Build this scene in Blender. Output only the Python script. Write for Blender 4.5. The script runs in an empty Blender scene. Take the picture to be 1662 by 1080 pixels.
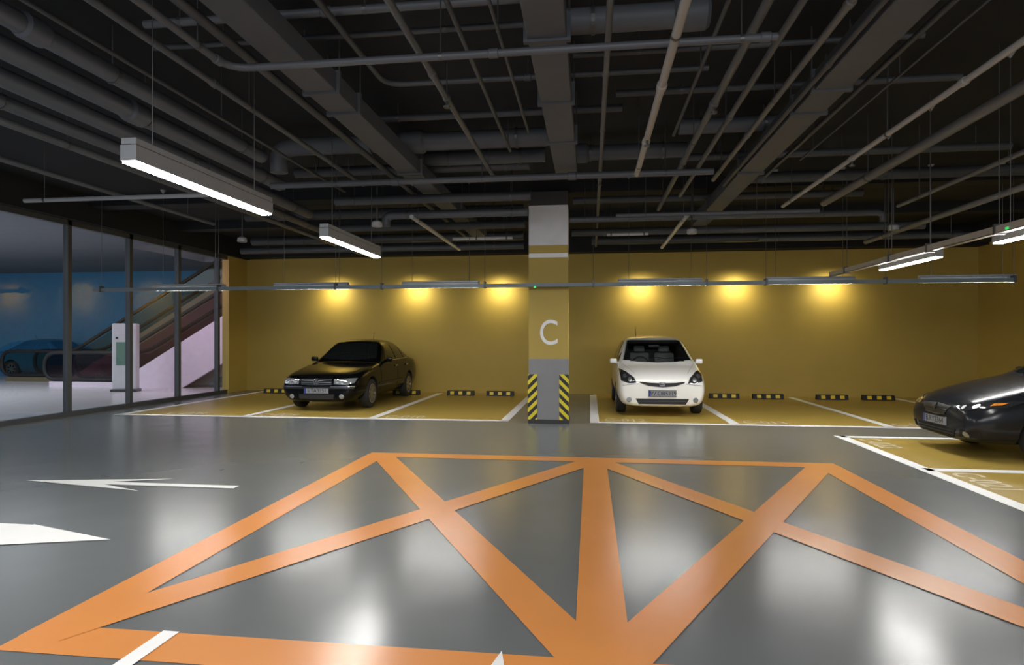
import bpy, bmesh, math, random
from mathutils import Vector, Matrix
from mathutils.bvhtree import BVHTree
random.seed(4)
C = bpy.context.scene.collection
PI = math.pi
R = math.radians
try:
    bpy.context.scene.view_settings.view_transform = 'Standard'
except Exception:
    pass
# ------------------------------------------------------------------ camera survey
F = 1000.0; TH = math.atan(.127); SN = math.sin(TH); CS = math.cos(TH); HC = 1.5
def ray(px, py):
    c = (px-831)/F
    return Vector((-SN+c*CS, CS+c*SN, -(py-550)/F))
def atz(px, py, z):
    d = ray(px, py); t = (z-HC)/d.z
    return Vector((d.x*t, d.y*t, z))
def aty(px, py, Y):
    d = ray(px, py); t = Y/d.y
    return Vector((d.x*t, Y, HC+d.z*t))
def xat(px, Y):
    return aty(px, 550, Y).x
CEIL = 4.3; WY = 16.8; WX = 9.65; GX = -10.0
# ------------------------------------------------------------------ materials
MATS = {}
def M(name, col, rough=.5, metal=0, var=.1, scale=5, bump=0, coat=0, emit=0, spec=.5, rvar=0):
    m = bpy.data.materials.new(name); m.use_nodes = True
    nt = m.node_tree; b = nt.nodes['Principled BSDF']
    tc = nt.nodes.new('ShaderNodeTexCoord')
    nz = nt.nodes.new('ShaderNodeTexNoise'); nz.inputs['Scale'].default_value = scale; nz.inputs['Detail'].default_value = 4
    nt.links.new(tc.outputs['Object'], nz.inputs['Vector'])
    mx = nt.nodes.new('ShaderNodeMix'); mx.data_type = 'RGBA'
    mx.inputs[6].default_value = tuple(max(0, c*(1-var)) for c in col)+(1,)
    mx.inputs[7].default_value = tuple(min(1, c*(1+var)) for c in col)+(1,)
    nt.links.new(nz.outputs['Fac'], mx.inputs[0]); nt.links.new(mx.outputs[2], b.inputs['Base Color'])
    b.inputs['Roughness'].default_value = rough; b.inputs['Metallic'].default_value = metal
    b.inputs['Specular IOR Level'].default_value = spec
    b.inputs['Coat Weight'].default_value = coat; b.inputs['Coat Roughness'].default_value = .03
    if emit:
        b.inputs['Emission Color'].default_value = tuple(col)+(1,); b.inputs['Emission Strength'].default_value = emit
    if rvar:
        mr = nt.nodes.new('ShaderNodeMapRange'); mr.inputs[3].default_value = rough-rvar; mr.inputs[4].default_value = rough+rvar
        nt.links.new(nz.outputs['Fac'], mr.inputs[0]); nt.links.new(mr.outputs[0], b.inputs['Roughness'])
    if bump:
        n2 = nt.nodes.new('ShaderNodeTexNoise'); n2.inputs['Scale'].default_value = scale*1.6; n2.inputs['Detail'].default_value = 0
        nt.links.new(tc.outputs['Object'], n2.inputs['Vector'])
        bp = nt.nodes.new('ShaderNodeBump'); bp.inputs['Strength'].default_value = bump; bp.inputs['Distance'].default_value = .02
        nt.links.new(n2.outputs['Fac'], bp.inputs['Height']); nt.links.new(bp.outputs[0], b.inputs['Normal'])
    MATS[name] = m
    return m
m_floor = M('polished_grey_floor', (.155,.166,.169), .225, var=.08, scale=1.4, bump=.14, spec=.62)
m_gold = M('gold_wall_paint', (.50,.362,.082), .65, var=.06, scale=2)
m_goldfloor = M('gold_floor_paint', (.42,.295,.065), .34, var=.06, scale=2, bump=.03)
m_white = M('white_line_paint', (.88,.88,.87), .5, var=.03, spec=.3)
m_orange = M('orange_line_paint', (.74,.29,.08), .26, var=.09, scale=1.3, bump=.08)
m_numpaint = M('stall_number_paint', (.74,.66,.45), .5)
m_ceil = M('dark_ceiling_paint', (.018,.0195,.0225), .85, spec=.3)
m_soffit = M('dark_soffit_paint', (.018,.0195,.0225), .75, spec=.3)
m_duct = M('duct_grey', (.088,.094,.105), .55, var=.08, spec=.3)
m_rduct = M('round_duct_grey', (.095,.102,.113), .5, var=.08, spec=.3)
m_grey = M('pipe_grey', (.092,.098,.108), .45)
m_dark = M('pipe_dark', (.058,.062,.069), .5)
m_warm = M('pipe_warm', (.13,.13,.13), .45)
m_pale = M('pipe_pale', (.36,.345,.33), .4)
m_blue = M('pipe_bluegrey', (.08,.088,.105), .45)
m_steel = M('hanger_steel', (.10,.10,.10), .4, metal=.6)
m_lamp = M('lamp_housing_grey', (.33,.34,.35), .4)
m_fit = M('fitting_offwhite', (.42,.42,.43), .4)
m_emit = M('lamp_diffuser', (1,.98,.94), .5, emit=95, var=0)
m_emitw = M('warm_lamp_lens', (1,.8,.45), .5, emit=4, var=0)
m_tray = M('tray_bluegrey', (.18,.225,.25), .4)
m_traypale = M('tray_cream', (.42,.385,.32), .4)
m_black = M('black_rubber', (.015,.015,.016), .6)
m_yel = M('yellow_reflector', (.85,.62,.03), .4)
m_colg = M('column_grey_paint', (.27,.27,.28), .5)
m_colw = M('column_white_paint', (.74,.74,.75), .5)
m_colwhite = M('column_white_stripe', (.95,.95,.95), .5)
m_coldark = M('column_dark_concrete', (.05,.05,.05), .8)
m_frame = M('mullion_dark_metal', (.10,.105,.11), .4, metal=.4)
m_lfloor = M('lobby_white_floor', (.82,.79,.80), .25)
m_lblue = M('lobby_blue_wall', (.09,.40,.68), .6)
m_lceil = M('lobby_ceiling', (.20,.215,.235), .7)
m_pink = M('escalator_pink_panel', (.90,.77,.87), .3)
m_olive = M('escalator_olive_panel', (.20,.16,.09), .35)
m_step = M('escalator_step_brown', (.15,.10,.06), .4, metal=.2)
m_kiosk = M('kiosk_white_shell', (.75,.76,.76), .3)
m_screen = M('kiosk_muted_screen', (.12,.22,.17), .2, emit=.15)
m_screend = M('kiosk_dark_panel', (.05,.06,.07), .2)
m_green = M('green_indicator', (.05,.7,.15), .4, emit=.8)
m_chrome = M('chrome', (.75,.75,.76), .12, metal=1, var=.02)
m_alloy = M('alloy_rim', (.45,.45,.46), .3, metal=.9)
m_tyre = M('tyre_rubber', (.02,.02,.02), .7)
m_liner = M('arch_liner', (.008,.008,.008), .9)
m_cglass = M('car_glass', (.012,.014,.014), .04, var=.02, spec=.4)
m_lens = M('headlight_lens', (.28,.29,.31), .08, metal=.5, coat=1)
m_lensd = M('headlight_dark', (.04,.04,.045), .08, metal=.4, coat=1)
m_amber = M('amber_lens', (.6,.2,.02), .2, coat=1)
m_bulb = M('reflector_bowl', (.75,.75,.77), .1, metal=.8)
m_red = M('tail_lens', (.4,.01,.01), .2, coat=1)
m_plate = M('plate_grey', (.23,.24,.26), .4)
m_plateb = M('plate_blue', (.02,.04,.22), .4)
m_ink = M('plate_ink', (.008,.008,.008), .5)
m_trimb = M('car_black_plastic', (.012,.012,.013), .45)
m_seat = M('car_seat_fabric', (.16,.16,.17), .8)
m_dash = M('car_dashboard', (.10,.10,.105), .7)
m_pblack = M('black_car_paint', (.003,.0032,.004), .10, coat=0, var=.02, spec=.2)
m_pwhite = M('white_car_paint', (.82,.81,.78), .25, coat=1, var=.02)
m_pdark = M('charcoal_car_paint', (.012,.013,.016), .18, metal=0, coat=0, var=.03, spec=.34)
m_pblue = M('blue_car_paint', (.03,.17,.33), .35, coat=.1, var=.03)
m_bglassc = M('blue_car_glass', (.03,.14,.27), .2, var=.02)

def stripes(name, sx):
    m = bpy.data.materials.new(name); m.use_nodes = True; nt = m.node_tree; b = nt.nodes['Principled BSDF']
    tc = nt.nodes.new('ShaderNodeTexCoord'); sp = nt.nodes.new('ShaderNodeSeparateXYZ')
    nt.links.new(tc.outputs['Object'], sp.inputs[0])
    def mth(op, a, bb):
        n = nt.nodes.new('ShaderNodeMath'); n.operation = op
        for i, v in enumerate((a, bb)):
            if isinstance(v, (int, float)): n.inputs[i].default_value = v
            else: nt.links.new(v, n.inputs[i])
        return n.outputs[0]
    s = mth('ADD', sp.outputs[2], mth('MULTIPLY', sp.outputs[0], sx))
    s = mth('ADD', s, mth('MULTIPLY', sp.outputs[1], sx))
    fr = mth('FRACT', mth('ADD', mth('MULTIPLY', s, 6.2), 20.0), 0)
    st = mth('GREATER_THAN', fr, .5)
    mx = nt.nodes.new('ShaderNodeMix'); mx.data_type = 'RGBA'
    mx.inputs[6].default_value = (.012,.012,.012,1); mx.inputs[7].default_value = (.85,.70,.02,1)
    nt.links.new(st, mx.inputs[0]); nt.links.new(mx.outputs[2], b.inputs['Base Color']); b.inputs['Roughness'].default_value = .4
    return m
m_hz1 = stripes('hazard_stripes', -1.0); m_hz2 = stripes('hazard_stripes_mirrored', 1.0)

def glass(name, tint, base, edge):
    """see-through sheet whose mirror share grows towards grazing angles"""
    m = bpy.data.materials.new(name); m.use_nodes = True; nt = m.node_tree
    for n in list(nt.nodes): nt.nodes.remove(n)
    out = nt.nodes.new('ShaderNodeOutputMaterial'); tr = nt.nodes.new('ShaderNodeBsdfTransparent'); gl = nt.nodes.new('ShaderNodeBsdfGlossy')
    tr.inputs[0].default_value = tint+(1,); gl.inputs['Roughness'].default_value = .01; gl.inputs[0].default_value = (1,1,1,1)
    lw = nt.nodes.new('ShaderNodeLayerWeight'); lw.inputs[0].default_value = .5
    pw = nt.nodes.new('ShaderNodeMath'); pw.operation = 'POWER'; pw.inputs[1].default_value = 3
    ml = nt.nodes.new('ShaderNodeMath'); ml.operation = 'MULTIPLY_ADD'; ml.inputs[1].default_value = edge; ml.inputs[2].default_value = base
    nt.links.new(lw.outputs['Facing'], pw.inputs[0]); nt.links.new(pw.outputs[0], ml.inputs[0])
    mx = nt.nodes.new('ShaderNodeMixShader')
    nt.links.new(ml.outputs[0], mx.inputs[0]); nt.links.new(tr.outputs[0], mx.inputs[1]); nt.links.new(gl.outputs[0], mx.inputs[2]); nt.links.new(mx.outputs[0], out.inputs[0])
    return m
m_glass = glass('lobby_glass', (.80,.85,.90), .05, .4)
m_bglass = glass('balustrade_glass', (.64,.52,.38), .03, .3)
m_purple = glass('balustrade_purple_glass', (.50,.24,.36), .03, .3)
m_wclear = glass('windscreen_clear_glass', (.72,.76,.74), .03, .35)

# ------------------------------------------------------------------ object helpers
ORG = {}
def tag(o, label=None, cat=None, group=None, kind=None):
    if label: o['label'] = label
    if cat: o['category'] = cat
    if group: o['group'] = group
    if kind: o['kind'] = kind
    return o
def thing(name, label, cat, loc=(0,0,0), rotz=0, group=None):
    o = bpy.data.objects.new(name, None); C.objects.link(o); o.empty_display_size = .1
    o.location = loc; o.rotation_euler = (0,0,rotz); ORG[o.name] = Vector(loc)
    return tag(o, label, cat, group)
def obj(name, bm, mat, parent=None, w=False, smooth=False, keep=False):
    """w: geometry given in world coordinates; keep: leave origin at world zero"""
    bmesh.ops.recalc_face_normals(bm, faces=bm.faces[:])
    loc = Vector((0,0,0))
    if w and parent is not None:
        bmesh.ops.translate(bm, verts=bm.verts[:], vec=-ORG[parent.name])
    elif parent is None and not keep:
        xs = [v.co for v in bm.verts]
        lo = Vector(tuple(min(c[i] for c in xs) for i in range(3))); hi = Vector(tuple(max(c[i] for c in xs) for i in range(3)))
        loc = Vector(((lo.x+hi.x)/2, (lo.y+hi.y)/2, lo.z))
        bmesh.ops.translate(bm, verts=bm.verts[:], vec=-loc)
    me = bpy.data.meshes.new(name); bm.to_mesh(me); bm.free()
    o = bpy.data.objects.new(name, me); C.objects.link(o)
    me.materials.append(mat)
    if smooth:
        me.polygons.foreach_set('use_smooth', [True]*len(me.polygons))
        try: me.set_sharp_from_angle(angle=R(38))
        except Exception: pass
    o.location = loc
    if parent is not None: o.parent = parent; ORG[o.name] = ORG[parent.name] + loc
    else: ORG[o.name] = loc
    return o
def struct(name, bm, mat):
    o = obj(name, bm, mat, None, keep=True); o['kind'] = 'structure'; return o
def B(): return bmesh.new()
def box(bm, x0, x1, y0, y1, z0, z1, bev=0):
    mt = Matrix.Translation(((x0+x1)/2, (y0+y1)/2, (z0+z1)/2)) @ Matrix.Diagonal((abs(x1-x0), abs(y1-y0), abs(z1-z0), 1))
    r = bmesh.ops.create_cube(bm, size=1, matrix=mt)
    if bev:
        es = list({e for v in r['verts'] for e in v.link_edges})
        bmesh.ops.bevel(bm, geom=es, offset=bev, segments=2, affect='EDGES', profile=.5)
    return bm
def obox(x0, x1, y0, y1, z0, z1, bev=0): return box(B(), x0, x1, y0, y1, z0, z1, bev)
def sweep(bm, pts, r, seg=12, cap=True):
    pts = [Vector(p) for p in pts]; n = len(pts); rings = []
    t0 = (pts[1]-pts[0]).normalized()
    up = Vector((0,0,1)) if abs(t0.z) < .9 else Vector((1,0,0))
    nrm = t0.cross(up).normalized()
    for i in range(n):
        if i == 0: t = pts[1]-pts[0]
        elif i == n-1: t = pts[-1]-pts[-2]
        else: t = (pts[i]-pts[i-1]).normalized()+(pts[i+1]-pts[i]).normalized()
        t.normalize()
        nrm = (nrm - t*nrm.dot(t)).normalized(); bi = t.cross(nrm)
        rr = r[i] if isinstance(r, (list, tuple)) else r
        rings.append([bm.verts.new(pts[i]+nrm*(rr*math.cos(2*PI*k/seg))+bi*(rr*math.sin(2*PI*k/seg))) for k in range(seg)])
    for a, b in zip(rings, rings[1:]):
        for k in range(seg):
            bm.faces.new((a[k], a[(k+1) % seg], b[(k+1) % seg], b[k]))
    if cap:
        bm.faces.new(rings[0]); bm.faces.new(rings[-1][::-1])
    return bm
def rnd(pts, rad, n=6):
    pts = [Vector(p) for p in pts]; out = [pts[0]]
    for i in range(1, len(pts)-1):
        a = (pts[i-1]-pts[i]); b = (pts[i+1]-pts[i]); ra = min(rad, a.length*.49); rb = min(rad, b.length*.49)
        pa = pts[i]+a.normalized()*ra; pb = pts[i]+b.normalized()*rb
        for k in range(n+1):
            t = k/n; out.append(pa*(1-t)**2+pts[i]*(2*t*(1-t))+pb*t*t)
    out.append(pts[-1]); return out
def lathe(bm, prof, axis='y', seg=28, org=(0,0,0)):
    o = Vector(org); rings = []
    for r, h in prof:
        ring = []
        for k in range(seg):
            a = 2*PI*k/seg; c, s = r*math.cos(a), r*math.sin(a)
            v = {'y': (c, h, s), 'z': (c, s, h), 'x': (h, c, s)}[axis]
            ring.append(bm.verts.new(o+Vector(v)))
        rings.append(ring)
    for a, b in zip(rings, rings[1:]):
        for k in range(seg): bm.faces.new((a[k], a[(k+1) % seg], b[(k+1) % seg], b[k]))
    bm.faces.new(rings[0]); bm.faces.new(rings[-1][::-1])
    return bm
def poly(bm, pts, z):
    bm.faces.new([bm.verts.new((p[0], p[1], z)) for p in pts]); return bm
def strip(bm, a, b, w, z):
    a = Vector(a); b = Vector(b); d = (b-a).normalized(); n = Vector((-d.y, d.x))*w/2
    return poly(bm, [a-n, b-n, b+n, a+n], z)
def prism(bm, pts2, h0, h1, fn):
    a = [bm.verts.new(fn(u, v, h0)) for u, v in pts2]; b = [bm.verts.new(fn(u, v, h1)) for u, v in pts2]
    n = len(pts2)
    bm.faces.new(a); bm.faces.new(b[::-1])
    for i in range(n): bm.faces.new((a[i], a[(i+1) % n], b[(i+1) % n], b[i]))
    return bm
def textbm(s, size, mat4, align='CENTER', ext=.001, bold=0):
    cu = bpy.data.curves.new('txt', 'FONT'); cu.body = s; cu.size = size; cu.align_x = align; cu.align_y = 'CENTER'; cu.extrude = ext; cu.offset = bold
    o = bpy.data.objects.new('txt', cu); C.objects.link(o)
    bpy.context.view_layer.update()
    me = bpy.data.meshes.new_from_object(o.evaluated_get(bpy.context.evaluated_depsgraph_get()))
    bm = B(); bm.from_mesh(me); bmesh.ops.transform(bm, matrix=mat4, verts=bm.verts[:])
    bpy.data.objects.remove(o); bpy.data.curves.remove(cu); bpy.data.meshes.remove(me)
    return bm
def mat4(o, x, y, z):
    return Matrix(((x[0],y[0],z[0],o[0]),(x[1],y[1],z[1],o[1]),(x[2],y[2],z[2],o[2]),(0,0,0,1)))

# ------------------------------------------------------------------ room shell
floor = struct('floor', obox(GX, WX+.2, -4, WY+.2, -.2, 0), m_floor)
struct('ceiling', obox(GX-.2, WX+.2, -2.5, WY+.2, CEIL, CEIL+.2), m_ceil)
struct('wall_back', obox(GX-.15, WX+.2, WY, WY+.2, 0, CEIL), m_gold)
struct('wall_right', obox(WX, WX+.2, -2.5, WY, 0, CEIL), m_gold)
struct('wall_left', obox(GX-.1, GX+.1, 15.9, WY, 0, 3.78), m_gold)
struct('trim_1', obox(GX+.1, WX, 16.35, WY-.002, 3.8, CEIL), m_soffit)
struct('trim_2', obox(GX-.2, GX+.2, -2.5, WY-.002, 3.78, CEIL), m_soffit)
struct('trim_3', obox(WX-.4, WX-.002, -2.5, 16.35, 3.85, CEIL), m_soffit)
for k, (ya, yb, zb) in enumerate(((13.6, 13.95, 4.1), (10.98, 11.35, 4.1), (3.3, 3.6, 4.16))):
    struct('trim_%d' % (k+4), obox(GX+.2, WX-.4, ya, yb, zb, CEIL), m_soffit)
# lobby beyond the glass; the ceiling is open over the escalators
struct('floor_lobby', obox(-30, GX, 2, 24, -.2, 0), m_lfloor)
cb = B(); box(cb, -30, GX-.2, 2, 17.0, 4.3, 4.5); box(cb, -30, -14.0, 17.0, 24, 4.3, 4.5); box(cb, -14.0, -9.0, 20.9, 24, 4.3, 4.5)
struct('ceiling_lobby', cb, m_lceil)
struct('ceiling_upper', obox(-14.2, -8.8, 16.8, 21.1, 6.6, 6.8), m_lceil)
sb = B(); box(sb, -14.2, -14.0, 17.0, 20.9, 4.5, 6.6); box(sb, -14.2, -8.8, 20.9, 21.1, 4.5, 6.6); box(sb, -14.2, -8.8, 16.8, 17.0, 4.5, 6.6); box(sb, -9.0, -8.8, 17.0, 20.9, 4.5, 6.6)
struct('wall_stairwell', sb, m_lceil)
struct('wall_lobby_back', obox(-30, -9, 23.5, 23.7, 0, 4.3), m_lblue)
struct('wall_lobby_left', obox(-30.2, -30, 2, 24, 0, 4.5), m_lblue)
struct('wall_lobby_right', obox(-9.2, -9, WY+.2, 23.5, 0, 4.3), m_lceil)
# glass wall
MY = [15.5-1.6*k for k in range(9)]
win = struct('window_1', obox(GX-.05, GX+.05, 1, 15.9, 0, .09), m_frame); win['label'] = 'floor-to-ceiling glazed lobby wall'
prev = 15.9
for y in MY:
    o = obj('mullion', obox(GX-.05, GX+.06, y-.045, y+.045, .09, 3.78), m_frame, win)
    pb = B(); pb.faces.new([pb.verts.new(v) for v in ((GX,y+.045,.09),(GX,prev,.09),(GX,prev,3.78),(GX,y+.045,3.78))])
    obj('pane', pb, m_glass, win)
    prev = y-.045
obj('transom', obox(GX-.05, GX+.06, 1, 15.9, 3.68, 3.78), m_frame, win)

# ------------------------------------------------------------------ floor paint
LZ = .004
def fpart(name, bm, mat, label=None):
    o = obj(name, bm, mat, floor)
    if label: o['label'] = label
    return o
FY = 11.1; lw = .16
fpart('bay_paint', poly(B(), [(-9.2,FY),(-1.55,FY),(-1.55,WY),(-9.2,WY)], .002), m_goldfloor, 'gold parking bays left of the column')
fpart('bay_paint', poly(B(), [(.08,FY),(WX,FY),(WX,WY),(.08,WY)], .002), m_goldfloor, 'gold parking bays right of the column')
fpart('bay_paint', poly(B(), [(3.8,1.5),(WX,1.5),(WX,10),(3.8,10)], .002), m_goldfloor, 'gold parking bays along the right side')
def line(a, b, w=lw): fpart('bay_line', strip(B(), a, b, w, LZ), m_white)
line((-9.3,FY),(-1.48,FY)); line((.0,FY),(5.5,FY))
for x in (-9.2,-6.62,-4.08,-1.55,.08,2.52,5.05,7.55): line((x,FY),(x,WY-.3))
line((3.8,10.05),(3.8,2)); 
for y in (9.97,7.58,5.2,2.8): line((3.8,y),(9.2,y))
def ftext(s, x, y, horiz=True, size=.52, sq=.58):
    m = mat4((x,y,LZ+.002), (sq,0,0),(0,1,0),(0,0,1)) if horiz else mat4((x,y,LZ+.002), (0,-sq,0),(1,0,0),(0,0,1))
    o = fpart('bay_number', textbm(s, size, m, 'LEFT', 0, .004), m_numpaint)
for s, x in (('C-008',-8.4),('C-009',-6.45),('C-010',-3.9),('C-012',.25),('C-013',2.7),('C-014',5.2)):
    ftext(s, x, FY+.33)
for s, y in (('C-022',9.82),('C-021',7.44)): ftext(s, 4.08, y, False, .42, .8)
# orange box
bm = B(); x0, x1, xc, y0, y1, ow = -2.72, 2.76, .06, 2.76, 7.68, .27
for a, b in (((x0-.13,y1),(x1+.13,y1)), ((x0-.13,y0),(x1+.13,y0)), ((x0,y0),(x0,y1)), ((x1,y0),(x1,y1)), ((xc,y0),(xc,y1)),
             ((x0+.05,y1),(xc,y0)), ((x1-.05,y1),(xc,y0)), ((x0,y0+.05),(xc,y1)), ((x1,y0+.05),(xc,y1))):
    strip(bm, a, b, ow, LZ)
for i, f in enumerate(bm.faces):
    for v in f.verts: v.co.z = .003+.0003*i
fpart('box_marking', bm, m_orange, 'orange cross-hatched box marking')
def arrow(tip, d, L=2.37, hl=1.5, hw=.26, sw=.055, notch=.95):
    t = Vector(tip); d = Vector(d).normalized(); n = Vector((-d.y, d.x))
    q = lambda a, b: t-d*a+n*b
    bm = B()
    poly(bm, [q(0,0), q(hl,hw), q(notch,sw)], .006); poly(bm, [q(0,0), q(notch,-sw), q(hl,-hw)], .006)
    poly(bm, [q(0,0), q(notch,sw), q(L,sw), q(L,-sw), q(notch,-sw)], .006)
    return bm
fpart('arrow_marking', arrow((-5.9,5.8),(-1,0)), m_white, 'white arrow pointing left')
fpart('arrow_marking', arrow((-3.54,4.17),(1,0), hl=.9, hw=.265, sw=.255, notch=.9), m_white, 'white arrow pointing right')
fpart('arrow_marking', arrow((-.42,2.92),(0,1), L=2, hl=.8, hw=.18), m_white, 'white arrow tip at the box edge')
fpart('lane_marking', strip(B(), (-2.12,2.9),(-2.14,.6), .09, .007), m_white)

# ------------------------------------------------------------------ column
cx0, cx1, cy0, cy1 = -1.08, -.39, 10.86, 11.5
col = thing('column', 'square gold and grey column marked C with hazard striped corners', 'column', ((cx0+cx1)/2, cy0, 0))
zz = lambda py: HC+(550-py)*10.85/1000
for nm, za, zb, mt in (('base', 0, zz(583), m_colg), ('shaft', zz(583), zz(418), m_gold), ('stripe', zz(418), zz(411), m_colwhite),
                       ('shaft', zz(411), zz(398), m_gold), ('upper_shaft', zz(398), zz(333), m_colw), ('top', zz(333), 4.1, m_coldark)):
    obj(nm, obox(cx0, cx1, cy0, cy1, za, zb), mt, col, w=True)
obj('skirting', obox(cx0-.012, cx1+.012, cy0-.012, cy1+.012, 0, .07), m_coldark, col, w=True)
def guard(x, s, mt):
    bm = B(); box(bm, x, x+s*.15, cy0-.016, cy0-.002, .07, .87); box(bm, x-s*.016, x, cy0-.016, cy0+.14, .07, .87)
    obj('corner_guard', bm, mt, col, w=True)
guard(cx0, 1, m_hz1); guard(cx1, -1, m_hz2)
obj('letter', textbm('C', .63, mat4(((cx0+cx1)/2+.01, cy0-.004, zz(542)), (.79,0,0),(0,0,1),(0,-1,0)), bold=.002), m_colwhite, col, w=True)

# ------------------------------------------------------------------ ceiling services
def pipe(label, pts, r, mat, hangers=(), rings=(), group='service pipes under the ceiling', name='pipe', cat='pipe', heads=(), rad=.12, seg=12):
    pp = rnd(pts, rad) if len(pts) > 2 else [Vector(p) for p in pts]
    o = obj(name, sweep(B(), pp, r, seg), mat, smooth=True)
    tag(o, label, cat, group)
    L = [0]
    for a, b in zip(pp, pp[1:]): L.append(L[-1]+(b-a).length)
    def at(f):
        s = f*L[-1]
        for i in range(len(pp)-1):
            if s <= L[i+1]+1e-9:
                k = (s-L[i])/(L[i+1]-L[i]); return pp[i].lerp(pp[i+1], k), (pp[i+1]-pp[i]).normalized()
    for f in rings:
        p, d = at(f)
        obj('coupling', sweep(B(), [p-d*r*1.4, p-d*r*1.1, p+d*r*1.1, p+d*r*1.4], [r*1.03, r*1.28, r*1.28, r*1.03], seg), mat, o, w=True, smooth=True)
    for f in hangers:
        p, d = at(f)
        bm = sweep(B(), [p+Vector((0,0,r*.6)), Vector((p.x, p.y, CEIL+.01))], .006, 6)
        sweep(bm, [p-d*.015, p+d*.015], r*1.1, seg)
        obj('hanger_rod', bm, m_steel, o, w=True)
    for f in heads:
        p, d = at(f)
        bm = sweep(B(), [p, p-Vector((0,0,r+.04)), p-Vector((0,0,r+.045)), p-Vector((0,0,r+.06))], [.012,.012,.035,.03], 8)
        obj('sprinkler_head', bm, m_steel, o, w=True)
    return o
def yrun(label, p1, p2, z, wpx, mat, ext=3.0, **k):
    a = atz(p1[0], p1[1], z); b = atz(p2[0], p2[1], z); t = (z-HC)/ray(*p1).z
    r = wpx*t/2000
    return pipe(label, [(a.x, max(-2, a.y-ext), z), (a.x, b.y, z)], r, mat, **k)
def xrun(label, p1, p2, z, wpx, mat, **k):
    a = atz(p1[0], p1[1], z); t = (z-HC)/ray(*p1).z
    return pipe(label, [(a.x, a.y, z), (xat(p2[0], a.y), a.y, z)], wpx*t/2000, mat, **k)
h3 = (.3,.62,.93)
ZY = 3.74; ZL = 3.62; ZH = 4.02
yrun('bright cream pipe running deep, just right of the centre duct', (1115,-5), (1037,283), 3.5, 18, m_pale, hangers=(.5,.95), rings=(.62,.82), heads=(.80,))
yrun('slim grey pipe running deep, directly right of the centre duct', (991,-5), (966,400), ZY, 12, m_grey, hangers=h3, rings=(.3,.4,.55), heads=(.55,))
yrun('grey pipe with couplings running deep left of the centre duct', (627,-5), (800,290), ZY, 14, m_grey, hangers=h3, rings=(.55,.62), heads=(.62,))
yrun('thin dark pipe high between the left and centre ducts', (722,-5), (825,245), 3.82, 9, m_dark, hangers=(.3,.48,.97))
yrun('grey pipe running deep, second right of the cream pipe', (1250,-5), (1072,340), ZY, 17, m_grey, hangers=h3, rings=(.5,.7), heads=(.5,))
yrun('grey pipe running deep, midway to the right duct', (1307,-5), (1112,318), ZY, 14, m_grey, hangers=h3, rings=(.6,))
yrun('warm grey pipe running deep beside the right duct', (1387,-5), (1160,292), ZY, 14, m_warm, hangers=h3, rings=(.4,.75))
yrun('very thin dark conduit right of the right duct', (1610,-5), (1300,260), 3.85, 6, m_dark, hangers=h3)
yrun('long cream pipe sloping down from upper right corner', (1670,60), (1270,335), 3.5, 13, m_pale, hangers=(.3,.6,.95), rings=(.45,.7), heads=(.7,))
yrun('thick warm pipe below the cream pipe at right', (1670,136), (1320,330), 3.5, 22, m_warm, hangers=(.4,.8))
yrun('thin pale conduit lowest at the right edge', (1670,243), (1440,335), 3.35, 9, m_warm, hangers=(.4,.9))
yrun('grey pipe running deep left of the left duct', (140,-5), (600,300), ZY, 14, m_grey, hangers=h3, rings=(.55,))
yrun('thick blue-grey main at upper left, highest of the bundle', (-10,14), (425,255), 3.85, 36, m_blue, hangers=h3, rings=(.5,))
yrun('thick blue-grey main at left, second of the bundle', (-10,70), (465,300), 3.85, 38, m_blue, hangers=h3, rings=(.6,))
yrun('blue-grey main at left, third of the bundle', (-10,120), (600,345), 3.82, 32, m_blue, hangers=h3)
yrun('slimmer blue-grey pipe at left, fourth of the bundle', (-10,160), (620,372), 3.8, 24, m_blue, hangers=h3, rings=(.5,))
yrun('slim grey pipe at left, lowest of the bundle', (-10,192), (700,410), 3.7, 14, m_grey, hangers=h3)
yrun('thin grey pipe just above the glass wall head', (-10,255), (300,365), 3.5, 9, m_grey, hangers=(.4,.9))
yrun('short white conduit running deep left of the column', (668,352), (740,405), 3.4, 7, m_fit, ext=0, hangers=(.1,.9))
yrun('short white conduit running deep right of the column', (1115,350), (1075,402), 3.4, 7, m_fit, ext=0, hangers=(.1,.9))
yrun('grey pipe running deep above the right hand tray', (1670,300), (1460,392), 3.3, 12, m_warm, hangers=(.4,.9))
yrun('dark pipe running deep right of the warm pipe bundle', (1440,-5), (1205,300), ZY, 12, m_dark, hangers=(.3,.62,.84), rings=(.5,))
yrun('thin dark conduit running deep over the nearest hanging lamp', (30,-5), (560,312), 3.78, 9, m_dark, hangers=(.3,.62,.88))
yrun('dark pipe running deep between the left duct and coupled pipe', (520,190), (770,388), ZY, 12, m_dark, hangers=(.5,.9))
yrun('thin dark conduit running deep left of the centre duct', (792,-5), (858,215), 3.8, 7, m_dark, hangers=(.3,.6))
yrun('thin dark conduit running deep right of the cream pipe', (1185,-5), (1090,220), 3.84, 8, m_dark, hangers=(.3,.7))
yrun('dark pipe high at the right between duct and cream pipe', (1555,-5), (1265,285), 3.84, 12, m_dark, hangers=(.3,.7))
yrun('thin dark conduit between the left main bundle and left duct', (280,-5), (620,270), 3.8, 9, m_dark, hangers=(.3,.7))
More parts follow.
